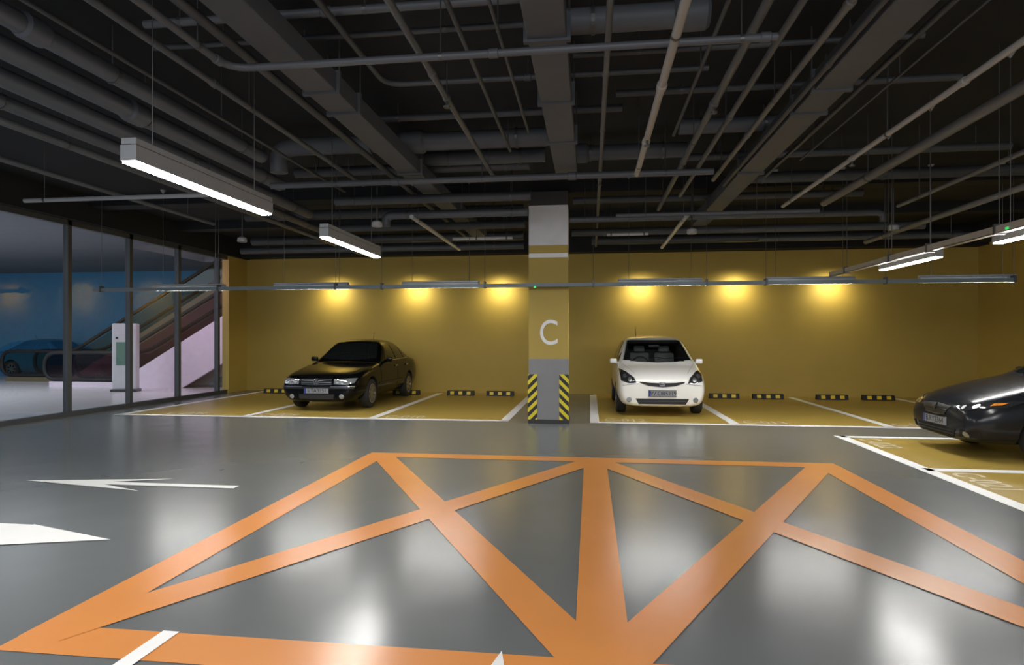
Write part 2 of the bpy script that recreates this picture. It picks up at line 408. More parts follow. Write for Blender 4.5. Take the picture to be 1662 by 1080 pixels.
# pipes crossing from left to right
xrun('grey pipe crossing at very top left of centre duct', (235,40), (850,4), 4.1, 13, m_grey, hangers=(.1,.6), rings=(.5,))
b = atz(372,112,ZL)
pipe('pipe bent at left then crossing the whole ceiling', [(b.x, .5, ZL), (b.x, b.y, ZL), (xat(1262, b.y), b.y, ZL)], .028, m_grey, hangers=(.45,.7,.97), rings=(.48,.75,.99), rad=.2)
b = atz(626,138,4.0)
pipe('slimmer bent pipe crossing above the centre duct', [(b.x, .5, 4.0), (b.x, b.y, 4.0), (xat(1150, b.y), b.y, 4.0)], .026, m_dark, hangers=(.3,.8), rings=(.8,), rad=.2)
b = atz(452,240,4.05)
pipe('round duct with elbow crossing left of the centre duct', [(b.x, b.y+.02, 3.72), (b.x, b.y, 4.05), (xat(888, b.y), b.y, 4.05)], .115, m_rduct, hangers=(.4,.9), rings=(.55,), name='round_duct', cat='duct', rad=.24, seg=20, group='round ducts')
xrun('round grey duct short of the centre duct, behind elbow duct', (690,259), (885,249), 4.07, 22, m_rduct, name='round_duct', cat='duct', hangers=(.2,.8), seg=20, group='round ducts')
xrun('large round duct with blunt end at top right of centre', (918,36), (1145,26), 4.07, 40, m_rduct, name='round_duct', cat='duct', hangers=(.2,.8), rings=(.9,), seg=24, group='round ducts')
xrun('round duct passing behind the right rectangular duct', (1102,206), (1275,196), 4.07, 25, m_rduct, name='round_duct', cat='duct', hangers=(.2,.8), seg=20, group='round ducts')
xrun('round duct between the centre duct and the cream pipe', (920,250), (1115,240), 4.07, 24, m_rduct, name='round_duct', cat='duct', hangers=(.2,.8), rings=(.1,), seg=20, group='round ducts')
xrun('thin dark pipe crossing high at left, near the bent pipe', (250,78), (850,44), 4.12, 9, m_dark, hangers=(.2,.8))
xrun('thin dark pipe crossing high at right, near the bent pipe', (930,90), (1500,58), 4.12, 9, m_dark, hangers=(.2,.8))
xrun('dark pipe crossing high ahead of the elbow duct', (560,196), (1010,172), 4.12, 11, m_dark, hangers=(.2,.8))
xrun('dark pipe crossing high at right ahead of the round duct', (1000,152), (1560,120), 4.12, 11, m_dark, hangers=(.2,.8))
xrun('long grey pipe crossing just in front of column top', (440,302), (1158,284), ZL, 10, m_grey, hangers=(.16,.5,.9), rings=(.3,.7))
xrun('grey pipe crossing left of the column at its top', (545,327), (862,318), ZL, 15, m_dark, hangers=(.1,.9))
xrun('pale thin pipe crossing over the near hanging lamp end', (40,326), (375,318), 3.4, 7, m_lamp, hangers=(.1,.9))
xrun('dark pipe crossing low before the left back wall', (392,408), (850,402), 3.5, 10, m_dark, hangers=(.1,.5,.9))
xrun('grey pipe crossing far back at left above dark one', (520,372), (852,366), ZL, 12, m_dark, hangers=(.1,.9))
xrun('thick dark pipe crossing at left behind the round ducts', (480,281), (860,267), ZH, 16, m_dark, hangers=(.1,.9))
xrun('dark pipe crossing far back, over the black sedan', (400,352), (850,343), ZH, 16, m_dark, hangers=(.1,.9))
xrun('dark pipe crossing far back, over the white hatchback', (930,326), (1400,314), 3.99, 11, m_dark, hangers=(.1,.9))
xrun('dark pipe crossing far back right of the column', (928,378), (1500,372), ZL, 12, m_dark, hangers=(.1,.5,.9))
xrun('grey pipe crossing at right beneath the round ducts', (1110,256), (1640,242), ZH, 12, m_dark, hangers=(.1,.5,.9))
xrun('dark thick pipe crossing far right over the tray', (1190,290), (1690,280), ZH, 18, m_dark, hangers=(.1,.5,.9))
xrun('slim grey pipe crossing at the far right back', (1230,388), (1580,384), ZL, 8, m_grey, hangers=(.1,.9))
xrun('dark pipe crossing deepest on the right, near the back wall', (960,392), (1560,386), 3.9, 12, m_dark, hangers=(.2,.8))
xrun('dark pipe crossing deepest on the left, near the back wall', (410,392), (850,388), 3.95, 14, m_dark, hangers=(.2,.8))
xrun('thin grey pipe crossing at right just above the far lamps', (1000,350), (1330,343), 3.36, 6, m_grey, hangers=(.15,.7))
xrun('thin white conduit crossing left of the column', (735,388), (832,384), 3.4, 5, m_fit, hangers=(.4,.9))
xrun('thin white conduit crossing right of the column', (985,381), (1052,380), 3.5, 5, m_fit, hangers=(.1,.9))
b = atz(627,348,3.58)
pipe('pipe with down-turned left end beside the column', [(b.x, b.y, 3.38), (b.x, b.y, 3.56), (xat(856, b.y), b.y, 3.56)], .07, m_grey, hangers=(.2,.9), rad=.14, seg=16)
b = atz(1433,345,3.58)
pipe('long pipe with down-turned right end, right of column', [(b.x, b.y, 3.43), (b.x, b.y, 3.58), (xat(925, b.y), b.y, 3.58)], .05, m_grey, hangers=(.2,.6,.95), rad=.12, seg=16)
def outlet(px, py, z, label):
    p = atz(px, py, z)
    t = thing('ceiling_outlet', label, 'ceiling fitting', (p.x, p.y, z-.08), 0, 'small white ceiling fittings')
    obj('hood', lathe(B(), [(.08,0),(.085,.02),(.08,.07),(.05,.09),(.03,.1)], 'z', 16), m_fit, t, smooth=True)
    obj('stem', sweep(B(), [(0,0,.1), (0,0,CEIL-z+.09)], .012, 8), m_steel, t)
outlet(612,360,3.35,'small white ceiling fitting left of the column')
outlet(393,386,3.35,'small white ceiling fitting by the glass wall')
outlet(1123,372,3.35,'small white ceiling fitting right of the column')
outlet(1450,366,3.38,'small white ceiling fitting farthest right')
# rectangular ducts
def duct(label, px, py, y1, z0, z1, fl, mat, hw=.145):
    X = atz(px, py, z0).x
    t = thing('rectangular_duct', label, 'duct', (X, y1/2-1, z0), 0, 'rectangular ducts running to the back wall')
    obj('casing', obox(X-hw, X+hw, -2, y1, z0, z1, .01), mat, t, w=True)
    for py_ in fl:
        y = atz(958, py_, z0).y
        obj('flange', obox(X-hw-.03, X+hw+.03, y-.02, y+.02, z0-.02, z1+.01), mat, t, w=True)
        for s in (-1, 1): obj('hanger_rod', sweep(B(), [(X+s*(hw+.02), y, z1-.02), (X+s*(hw+.02), y, CEIL+.01)], .008, 6), m_steel, t, w=True)
duct('left rectangular grey duct over the hanging lamps', 497, 128, 13.4, 3.72, 3.9, (128,165,272,340), m_duct)
duct('centre rectangular grey duct aimed at the column', 880, 10, 8.45, 3.72, 3.9, (60,165,230), m_duct)
duct('right rectangular grey duct left of the upper right cream pipe', 1331, 165, 12.6, 3.72, 3.9, (165,200,290), m_duct)

# ------------------------------------------------------------------ lamps and trays
def lamp(label, x0, x1, y0, y1, zb, h, w, group, ceil=CEIL):
    alongx = (x1-x0) > (y1-y0)
    X, Y = (x0+x1)/2, (y0+y1)/2
    t = thing('linear_lamp', label, 'lamp', (X, Y, zb), 0, group)
    if alongx: y0, y1 = Y-w/2, Y+w/2
    else: x0, x1 = X-w/2, X+w/2
    obj('housing', obox(x0, x1, y0, y1, zb+.012, zb+h*.72, .004), m_lamp, t, w=True)
    obj('top_rail', obox(x0+.004, x1-.004, y0+.004, y1-.004, zb+h*.74, zb+h, .004), m_lamp, t, w=True)
    obj('seam', obox(x0+.006, x1-.006, y0+.006, y1-.006, zb+h*.70, zb+h*.76), m_black, t, w=True)
    obj('diffuser', obox(x0+.01, x1-.01, y0+.01, y1-.01, zb, zb+.014), m_emit, t, w=True)
    for f in (.13, .87):
        p = Vector((x0+(x1-x0)*f, Y, 0)) if alongx else Vector((X, y0+(y1-y0)*f, 0))
        obj('suspension_wire', sweep(B(), [(p.x,p.y,zb+h-.01), (p.x,p.y,ceil)], .004, 6), m_steel, t, w=True)
        obj('ceiling_cap', lathe(B(), [(.008,ceil-.07),(.045,ceil-.012),(.045,ceil+.01)], 'z', 12, (p.x,p.y,0)), m_lamp, t, w=True)
lamp('largest suspended linear lamp, nearest at upper left', -3.1, -2.98, 3.73, 5.51, 2.67, .165, .115, 'suspended lamps over the left lane')
lamp('suspended linear lamp beyond the nearest one, left of column', -3.12, -3.0, 6.8, 8.6, 2.67, .165, .115, 'suspended lamps over the left lane')
lamp('suspended lamp with lit underside beside the right hand tray', 4.0, 4.1, 7.78, 9.2, 2.45, .13, .1, 'suspended lamps over the right lane')
lamp('suspended lamp cut off by the right edge', 4.0, 4.1, 5.2, 6.75, 2.45, .13, .1, 'suspended lamps over the right lane')
RY = 10.68
rowl = ['row lamp nearest the glass wall', 'row lamp above the black sedan', 'row lamp just left of the column', 'row lamp above the white hatchback',
        'row lamp second right of the column', 'row lamp at far right end of the tray']
for lb, (a, b) in zip(rowl, ((250,365),(446,566),(653,778),(1003,1140),(1240,1387),(1491,1648))):
    lamp(lb, xat(a,RY), xat(b,RY), RY-.05, RY+.05, 2.40, .12, .1, 'lamps along the crosswise tray')
t = thing('cable_tray', 'long blue-grey cable tray crossing in front of the column', 'cable tray', (-1.3, 10.56, 2.39))
TX0, TX1 = -9.3, 6.6
bm = B(); box(bm, TX0, TX1, 10.52, 10.60, 2.39, 2.396); box(bm, TX0, TX1, 10.52, 10.526, 2.39, 2.45); box(bm, TX0, TX1, 10.594, 10.60, 2.39, 2.45)
obj('channel', bm, m_tray, t, w=True)
for px in (165,355,545,620,787,963,1147,1243,1437,1645):
    x = xat(px, 10.56)
    obj('bracket', obox(x-.015, x+.015, 10.505, 10.615, 2.375, 2.49, .004), m_frame, t, w=True)
    obj('hanger_rod', sweep(B(), [(x,10.56,2.4),(x,10.56,CEIL)], .004, 6), m_steel, t, w=True)
obj('indicator', obox(xat(868,10.5)-.02, xat(868,10.5)+.02, 10.508, 10.52, 2.37, 2.4), m_green, t, w=True)
t = thing('cable_tray', 'cream cable tray running deep on the right', 'cable tray', (3.86, 5, 2.5))
bm = B(); box(bm, 3.82, 3.90, -1, 10.5, 2.5, 2.506); box(bm, 3.82, 3.826, -1, 10.5, 2.5, 2.57); box(bm, 3.894, 3.90, -1, 10.5, 2.5, 2.57)
obj('channel', bm, m_traypale, t, w=True)
for y in (1, 3, 5.3, 6.4, 7.6, 8.5, 9.9):
    obj('hanger_rod', sweep(B(), [(3.86,y,2.5),(3.86,y,CEIL)], .004, 6), m_steel, t, w=True)
    obj('bracket', obox(3.81, 3.91, y-.015, y+.015, 2.49, 2.59), m_frame, t, w=True)
obj('indicator', obox(3.808, 3.82, 6.2, 6.23, 2.51, 2.53), m_green, t, w=True)
# wall washers
wl = ['far left', 'second from left', 'third from left, next to the column', 'first right of the column', 'second right of the column', 'far right']
for lb, px in zip(wl, (543,675,812,1040,1195,1350)):
    x = xat(px, 16.6)
    t = thing('wall_light', 'small warm downlight on gold back wall, '+lb, 'wall light', (x, 16.66, 2.94), 0, 'downlights on the back wall')
    obj('hood', lathe(B(), [(.04,.0),(.045,.01),(.045,.04),(.03,.05)], 'z', 16), m_gold, t, smooth=True)
    obj('bracket', obox(-.015,.015,.03,.145,.01,.04), m_gold, t)
    obj('lens', lathe(B(), [(.036,-.004),(.036,.002)], 'z', 16), m_emitw, t)
    L = bpy.data.lights.new('wall_spot', 'SPOT'); L.energy = 46; L.color = (1,.88,.52); L.spot_size = R(175); L.spot_blend = 1; L.shadow_soft_size = .06
    lo = bpy.data.objects.new('wall_spot', L); C.objects.link(lo); lo.location = (x, 16.33, 2.95); lo.rotation_euler = (R(46),0,0)

# ------------------------------------------------------------------ wheel stops
def stop(x, y, rz, label):
    t = thing('wheel_stop', label, 'wheel stop', (x, y, 0), rz, 'black and yellow wheel stops')
    prof = [(-.08,0),(.08,0),(.055,.125),(-.055,.125)]
    obj('block', prism(B(), prof, -.36, .36, lambda u,v,h: (h,u,v)), m_black, t)
    pr2 = [(-.082,.03),(.082,.03),(.062,.11),(-.062,.11)]
    for a, b in ((-.27,-.17),(-.05,.05),(.17,.27)): obj('reflector', prism(B(), pr2, a, b, lambda u,v,h: (h,u,v)), m_yel, t)
SY = 15.98
for px, lb in ((450,'wheel stop nearest the glass wall'), (520,'wheel stop behind the black sedan on its left'), (660,'wheel stop peeking out right of the black sedan'),
               (748,'wheel stop left of the pair beside the column'), (812,'wheel stop right of the pair beside the column'),
               (1175,'first wheel stop right of the white hatchback'), (1246,'second wheel stop right of the white hatchback'),
               (1350,'third wheel stop right of the white hatchback'), (1425,'wheel stop nearest the charcoal car')):
    stop(xat(px, SY), SY, 0, lb)

# ------------------------------------------------------------------ lobby fittings
def escalator(label, xs, y0, y1, slope, length, mpanel, mglass, group, deep, land):
    t = thing('escalator', label, 'escalator', (xs, (y0+y1)/2, 0), 0, group)
    xa, xe = xs-land, xs+length; ze = length*slope
    truss = [(xa,0.0),(xs+deep/slope,0.0),(xe,ze-deep),(xe,ze+.28),(xs+.1,.30),(xs-.3,.16),(xa,.16)]
    for y in (y0, y1): 
        obj('side_panel', prism(B(), truss, y-.05, y+.05, lambda u,v,h: (u,h,v)), mpanel, t, w=True)
        gp = [(xa+.1,.16),(xs-.3,.16),(xs+.1,.3),(xe,ze+.28),(xe,ze+1.0),(xs,1.0),(xa+.1,1.0),(xa-.1,.85),(xa-.15,.6),(xa-.1,.35)]
        gb = B(); gb.faces.new([gb.verts.new((u,y,v)) for u, v in gp])
        obj('balustrade', gb, mglass, t, w=True)
        hp = rnd([(xs,y,.22),(xa-.2,y,.22),(xa-.2,y,1.06),(xs-.1,y,1.06),(xe,y,ze+1.06)], .42, 8)
        obj('handrail', sweep(B(), hp, .06, 10), m_black, t, w=True, smooth=True)
    st = [(xa,0.02),(xa,.1),(xs,.1)]; n = int(length/.4)
    for k in range(n): st += [(xs+k*.4, .1+(k+1)*.4*slope), (xs+(k+1)*.4, .1+(k+1)*.4*slope)]
    st += [(xs+n*.4, n*.4*slope-.5), (xs+1.1,0.02)]
    obj('steps', prism(B(), st, y0+.06, y1-.06, lambda u,v,h: (u,h,v)), m_step, t, w=True)
escalator('nearer escalator with pink lit side panel behind glass wall', -14.3, 17.35, 18.5, .577, 4.5, m_pink, m_purple, 'escalators in the lobby', 1.15, 2.5)
escalator('farther escalator with olive side panel, rising above nearer one', -17.7, 19.3, 20.6, .577, 7.0, m_olive, m_bglass, 'escalators in the lobby', .9, 2.7)
t = thing('information_kiosk', 'tall white kiosk with green screen behind the glass wall', 'kiosk', (-13.1, 16.0, 0), R(20))
obj('body', obox(-.31,.31,-.14,.14,.06,1.93,.03), m_kiosk, t)
obj('base', obox(-.34,.34,-.2,.2,0,.07,.01), m_screend, t)
obj('screen', obox(-.2,.2,-.15,-.138,.75,1.4,.004), m_screen, t)
obj('header_panel', obox(-.25,.25,-.148,-.138,1.6,1.82,.004), m_colw, t)
obj('camera_eye', lathe(B(), [(.03,-.155),(.03,-.138)], 'y', 14, (-.18,0,1.52)), m_black, t)

# ------------------------------------------------------------------ cars
def lerp(a, b, k): return a+(b-a)*k
def resample(pl, n):
    pl = [Vector((p[0], p[1])) for p in pl]
    L = [0]
    for a, b in zip(pl, pl[1:]): L.append(L[-1]+(b-a).length)
    out = []
    for i in range(n):
        s = L[-1]*i/(n-1)
        for j in range(len(pl)-1):
            if s <= L[j+1]+1e-9:
                k = (s-L[j])/max(1e-9, L[j+1]-L[j]); out.append(pl[j].lerp(pl[j+1], k)); break
    return out
def make_car(name, label, loc, rot, S):
    L = S['L']; paint = S['paint']
    root = thing(name, label, 'car', loc, rot)
    sh = Vector((-L/2, 0, 0))
    def part(nm, bm, mat, par=None, smooth=True):
        bmesh.ops.translate(bm, verts=bm.verts[:], vec=sh)
        o = obj(nm, bm, mat, root, smooth=smooth)
        if par is not None:
            o.parent = par
        return o
    bm = B(); rings = []
    for (x, zb, ws, wm, zm, wb, zs, wr, zr, dr) in S['st']:
        h = [(0,zb),(ws*.82,zb),(ws,zb+.07),(wm,zm),(wb,zs),(wr,zr-dr),(wr*.68,zr-dr*.3),(0,zr)]
        full = h+[(-y,z) for y, z in h[6:0:-1]]
        rings.append([bm.verts.new((x,y,z)) for y, z in full])
    n = 14
    for a, b in zip(rings, rings[1:]):
        for k in range(n): bm.faces.new((a[k], a[(k+1) % n], b[(k+1) % n], b[k]))
    for rg in (rings[0], rings[-1]):
        bm.faces.new((rg[0], rg[1], rg[13])); bm.faces.new((rg[7], rg[6], rg[8]))
        for i in range(1, 6): bm.faces.new((rg[i], rg[i+1], rg[14-i-1], rg[14-i]))
    bmesh.ops.recalc_face_normals(bm, faces=bm.faces[:])
    me = bpy.data.meshes.new('body'); bm.to_mesh(me); bm.free()
    body = bpy.data.objects.new('body', me); C.objects.link(body)
    me.materials.append(paint); me.materials.append(m_liner)
    sub = body.modifiers.new('s', 'SUBSURF'); sub.levels = 3; sub.render_levels = 3
    bpy.context.view_layer.update()
    ev = bpy.data.meshes.new_from_object(body.evaluated_get(bpy.context.evaluated_depsgraph_get()))
    bvh = BVHTree.FromPolygons([v.co.copy() for v in ev.vertices], [tuple(p.vertices) for p in ev.polygons])
    body.modifiers.clear(); body.data = ev
    # wheel arches (and the cabin, where the windscreen can be seen through)
    cb = B()
    for ax in S['axles']:
        for s in (-1, 1):
            lathe(cb, [(S['wr']+.045, s*.56), (S['wr']+.045, s*1.2)], 'y', 36, (ax,0,S['wr']+.01))
    cutbms = [cb]
    if 'cabin' in S: cutbms += S['cabin']()
    cuts = []
    for i, c_ in enumerate(cutbms):
        bmesh.ops.recalc_face_normals(c_, faces=c_.faces[:])
        cm = bpy.data.meshes.new('cut'); c_.to_mesh(cm); c_.free(); cm.materials.append(paint); cm.materials.append(m_liner)
        for p in cm.polygons: p.material_index = 1
        cut = bpy.data.objects.new('cut', cm); C.objects.link(cut); cuts.append(cut)
        bo = body.modifiers.new('b%d' % i, 'BOOLEAN'); bo.operation = 'DIFFERENCE'; bo.object = cut; bo.solver = 'EXACT'
    bpy.context.view_layer.update()
    fin = bpy.data.meshes.new_from_object(body.evaluated_get(bpy.context.evaluated_depsgraph_get()))
    body.modifiers.clear(); body.data = fin
    for cut in cuts: bpy.data.objects.remove(cut)
    for v in fin.vertices: v.co += sh
    fin.polygons.foreach_set('use_smooth', [True]*len(fin.polygons))
    try: fin.set_sharp_from_angle(angle=R(42))
    except Exception: pass
    if len(fin.materials) < 2:
        fin.materials.clear(); fin.materials.append(paint); fin.materials.append(m_liner)
    fin.name = 'body'
    body.parent = root; ORG[body.name] = ORG[root.name]
    def cast(mode, u, v):
        o, d = {'front': ((-3,u,v),(1,0,0)), 'rear': ((L+3,u,v),(-1,0,0)), 'left': ((u,3,v),(0,-1,0)), 'right': ((u,-3,v),(0,1,0)), 'top': ((u,v,5),(0,0,-1))}[mode]
        h = bvh.ray_cast(Vector(o), Vector(d))
        if h[0] is None: return None, None
        nn = h[1]
        if nn.dot(Vector(d)) > 0: nn = -nn
        return h[0], nn
    def patch(mode, rows, off=.006, nu=14, nv=5):
        bm = B(); rr = [resample(r, nu) for r in rows]; grid = []
        for a, b in zip(rr, rr[1:]):
            for j in range(nv+1):
                if grid and j == 0: continue
                grid.append([a[i].lerp(b[i], j/nv) for i in range(nu)])
        V = []
        for row in grid:
            vr = []
            for p in row:
                h, nn = cast(mode, p.x, p.y)
                vr.append(None if h is None else bm.verts.new(h+nn*off))
            V.append(vr)
        for a, b in zip(V, V[1:]):
            for i in range(nu-1):
                q = (a[i], a[i+1], b[i+1], b[i])
                if None not in q: bm.faces.new(q)
        return bm
    def feat(nm, mat, mode, rows, off=.006, mirror=False, par=None, nu=14, nv=5):
        outs = []
        modes = [(mode, rows)]
        if mirror:
            if mode == 'left': modes.append(('right', rows))
            else: modes.append((mode, [[((p[0], -p[1]) if mode == 'top' else (-p[0], p[1])) for p in r] for r in rows]))
        for i, (md, rw) in enumerate(modes):
            pr = par[i] if isinstance(par, list) else par
            outs.append(part(nm, patch(md, rw, off, nu, nv), mat, pr))
        return outs
    S['features'](feat, part, cast)
    if S.get('plate'):
        pz = S['plate_z']; h, _ = cast('front', 0, pz)
        h2, _ = cast('front', .26, pz)
        px = min(h.x, h2.x)-.012
        bmp = obox(px-.008, max(h.x,h2.x)+.01, -.26, .26, pz-.055, pz+.055, .004)
        pl = part('licence_plate', bmp, m_plate, None, False)
        part('plate_band', obox(px-.010, px-.006, .215, .255, pz-.05, pz+.05), m_plateb, pl, False)
        part('plate_frame', (lambda b: (box(b, px-.0095, px-.005, -.265,.265, pz+.05, pz+.06), box(b, px-.0095, px-.005, -.265,.265, pz-.06, pz-.05))[0])(B()), m_ink, pl, False)
        part('plate_text', textbm(S['plate'], .105, mat4((px-.0105, -.02, pz), (0,-1,0),(0,0,1),(-1,0,0)), 'CENTER', .0006), m_ink, pl, False)
    wr = S['wr']; ww = .19
    for ax in S['axles']:
        for s in (-1, 1):
            yo = s*(S['wy']); yi = yo-s*ww
            f = lambda k: lerp(yi, yo, k)
            prof = [(wr*.60,f(.0)),(wr*.9,f(.0)),(wr*.98,f(.1)),(wr,f(.3)),(wr,f(.7)),(wr*.98,f(.9)),(wr*.9,f(1.0)),(wr*.68,f(1.0)),(wr*.66,f(.95)),(wr*.64,f(.6))]
            ty = part('wheel', lathe(B(), prof, 'y', 32, (ax,0,wr)), m_tyre)
            part('wheel_back', lathe(B(), [(wr*.645,f(.58)),(wr*.645,f(.62))], 'y', 24, (ax,0,wr)), m_liner, ty)
            rb = B(); ns = S.get('spokes', 7)
            ring = [(wr*.67,f(.7)),(wr*.67,f(.99)),(wr*.60,f(.97)),(wr*.60,f(.7))]
            rings2 = []
            for r_, h_ in ring:
                rings2.append([rb.verts.new((ax+r_*math.cos(2*PI*k/28), h_, wr+r_*math.sin(2*PI*k/28))) for k in range(28)])
            for i in range(4):
                a, b = rings2[i], rings2[(i+1) % 4]
                for k in range(28): rb.faces.new((a[k], a[(k+1) % 28], b[(k+1) % 28], b[k]))
            lathe(rb, [(wr*.17,f(.7)),(wr*.17,f(.9)),(wr*.08,f(.95))], 'y', 16, (ax,0,wr))
            for k in range(ns):
                b2 = B(); box(b2, wr*.12, wr*.62, min(f(.78),f(.93)), max(f(.78),f(.93)), -wr*.075, wr*.075)
                bmesh.ops.transform(b2, matrix=Matrix.Translation((ax,0,wr)) @ Matrix.Rotation(2*PI*k/ns, 4, 'Y'), verts=b2.verts[:])
                tm = bpy.data.meshes.new('t'); b2.to_mesh(tm); rb.from_mesh(tm); b2.free(); bpy.data.meshes.remove(tm)
            part('rim', rb, m_alloy, ty)
    mx, mz, my = S['mirror']
    for s in (-1, 1):
        mb = B()
        box(mb, mx-.045, mx+.055, min(s*(my+.015),s*(my+.165)), max(s*(my+.015),s*(my+.165)), mz-.02, mz+.085, .03)
        sweep(mb, [(mx+.03, s*(my-.07), mz-.035), (mx+.01, s*(my+.05), mz+.01)], [.035,.028], 8)
        mo = part('side_mirror', mb, S.get('mirror_mat', paint))
        part('mirror_glass', obox(mx+.05, mx+.058, min(s*(my+.04),s*(my+.145)), max(s*(my+.04),s*(my+.145)), mz+.0, mz+.068, .003), m_chrome, mo)
    ax_, az_ = S['antenna']
    part('antenna', sweep(B(), [(ax_,S.get('ant_y',0),az_-.03),(ax_+.12,S.get('ant_y',0),az_+.22)], [.008,.003], 6), m_trimb)
    return root
def circ(cy, cz, r, n=7):
    lo = [(cy-r*math.cos(PI*i/n), cz-r*math.sin(PI*i/n)) for i in range(n+1)]
    hi = [(cy-r*math.cos(PI*i/n), cz+r*math.sin(PI*i/n)) for i in range(n+1)]
    return [lo, hi]
# ---- black sedan
def sedan_features(feat, part, cast):
    feat('windscreen', m_cglass, 'top', [[(1.70,-.66),(1.62,-.4),(1.59,0),(1.62,.4),(1.70,.66)], [(2.24,-.52),(2.20,-.3),(2.18,0),(2.20,.3),(2.24,.52)]], .006, nu=22, nv=10)
    feat('rear_window', m_cglass, 'top', [[(3.45,-.50),(3.48,0),(3.45,.50)], [(3.92,-.60),(3.97,0),(3.92,.60)]], .006, nu=18, nv=8)
    feat('side_window', m_cglass, 'left', [[(1.92,.99),(2.64,1.0)], [(2.30,1.33),(2.64,1.36)]], .006, True)
    feat('side_window', m_cglass, 'left', [[(2.70,1.0),(3.32,1.01)], [(2.70,1.36),(3.22,1.33)]], .006, True)
    feat('side_window', m_cglass, 'left', [[(3.36,1.01),(3.66,1.03)], [(3.26,1.32),(3.36,1.28)]], .006, True)
    feat('window_trim', m_chrome, 'left', [[(1.85,.97),(3.70,1.01)], [(1.86,.985),(3.69,1.025)]], .005, True, nu=24, nv=1)
    hl = feat('headlight', m_lens, 'front', [[(.38,.57),(.58,.56),(.76,.59)], [(.37,.67),(.58,.68),(.775,.685)]], .006, True)
    for cy in (.45, .57): feat('reflector', m_bulb, 'front', circ(cy,.622,.04), .014, True, hl, nu=10, nv=4)
    feat('indicator_lens', m_lens, 'front', [[(.68,.60),(.755,.61)], [(.68,.665),(.765,.67)]], .012, True, hl)
    g = feat('grille', m_trimb, 'front', [[(-.33,.56),(0,.535),(.33,.56)], [(-.325,.67),(0,.685),(.325,.67)]], .006, nu=24)[0]
    for z in (.565,.60,.635,.668): feat('grille_bar', m_chrome, 'front', [[(-.32,z),(.32,z)], [(-.32,z+.009),(.32,z+.009)]], .014, par=g, nu=24, nv=1)
    e = feat('emblem', m_chrome, 'front', circ(0,.615,.058), .022, nu=12)[0]
    feat('emblem_field', m_trimb, 'front', circ(0,.615,.049), .025, par=e, nu=12)
    for pts in ([(-.022,.655),(0,.618)], [(.022,.655),(0,.618)], [(-.04,.632),(-.02,.575)], [(.04,.632),(.02,.575)], [(-.02,.575),(0,.61)], [(.02,.575),(0,.61)]):
        (a, b), (c, d) = pts
        feat('emblem_stroke', m_chrome, 'front', [[(a-.005,b),(c-.005,d)], [(a+.005,b),(c+.005,d)]], .028, par=e, nu=4, nv=1)
    feat('bumper_strip', m_trimb, 'front', [[(-.76,.475),(.76,.475)], [(-.76,.515),(.76,.515)]], .008, nu=34, nv=2)
    feat('bumper_chrome', m_chrome, 'front', [[(-.77,.515),(-.30,.515)], [(-.77,.527),(-.30,.527)]], .01, True, nu=16, nv=1)
    feat('lower_intake', m_trimb, 'front', [[(-.36,.265),(.36,.265)], [(-.38,.365),(.38,.365)]], .005, nu=20)
    for z in (.29,.315,.34): feat('intake_slat', m_steel, 'front', [[(-.36,z),(.36,z)], [(-.36,z+.006),(.36,z+.006)]], .01, nu=20, nv=1)
    feat('fog_light', m_lens, 'front', circ(.53,.32,.05), .008, True, nu=10)
    feat('side_moulding', m_trimb, 'left', [[(1.35,.49),(3.1,.49)], [(1.35,.525),(3.1,.525)]], .008, True, nu=20, nv=2)
    feat('tail_light', m_red, 'rear', [[(.42,.72),(.72,.72)], [(.42,.86),(.70,.86)]], .006, True)
    for x in (2.5, 3.35): feat('door_handle', m_chrome, 'left', [[(x,.835),(x+.17,.84)], [(x,.86),(x+.17,.865)]], .022, True, nu=6, nv=2)
    for x in (1.48, 2.67): feat('shut_line', m_liner, 'left', [[(x,.28),(x,.94)], [(x+.012,.28),(x+.012,.94)]], .003, True, nu=10, nv=1)
    feat('bonnet_line', m_liner, 'top', [[(.30,.60),(1.5,.70)], [(.30,.606),(1.5,.706)]], .003, True, nu=14, nv=1)
    for (a, b) in (((1.70,.55),(1.80,-.05)), ((1.66,-.02),(1.80,-.58))):
        feat('wiper', m_trimb, 'top', [[a, b], [(a[0]+.02, a[1]), (b[0]+.02, b[1])]], .018, nu=14, nv=1)
ST_SEDAN = [(0.00,.27,.52,.60,.44,.54,.58,.42,.645,.02),(0.04,.21,.66,.76,.45,.70,.62,.56,.70,.02),(0.22,.185,.76,.85,.48,.80,.70,.68,.77,.025),
 (0.70,.18,.80,.88,.50,.84,.80,.72,.86,.03),(1.20,.18,.80,.885,.52,.85,.88,.73,.93,.03),(1.50,.18,.80,.885,.53,.85,.92,.73,.97,.03),(1.60,.18,.80,.885,.53,.85,.93,.72,1.01,.04),
 (2.18,.18,.80,.885,.53,.85,.955,.61,1.42,.055),(2.36,.18,.80,.885,.53,.85,.96,.60,1.475,.06),(2.80,.18,.80,.885,.53,.85,.965,.60,1.51,.07),(3.30,.18,.80,.885,.53,.85,.97,.585,1.465,.065),(3.48,.18,.80,.885,.54,.85,.98,.595,1.41,.06),
 (3.98,.18,.80,.88,.55,.83,.99,.68,1.08,.04),(4.15,.19,.79,.87,.56,.82,.985,.70,1.03,.03),(4.50,.21,.75,.83,.56,.77,.95,.66,1.01,.03),(4.63,.25,.66,.75,.56,.70,.90,.58,.97,.03),(4.68,.32,.52,.62,.56,.56,.84,.44,.90,.03)]
make_car('sedan', 'glossy black four-door sedan parked left of the column', (-5.55, 11.98+2.34, 0), R(90), dict(L=4.68, paint=m_pblack, st=ST_SEDAN, axles=(.92,3.62), wr=.315, wy=.855,
    features=sedan_features, plate_z=.435, plate='S:TA3151', mirror=(1.88,.99,.82), antenna=(3.3,1.45), spokes=9))
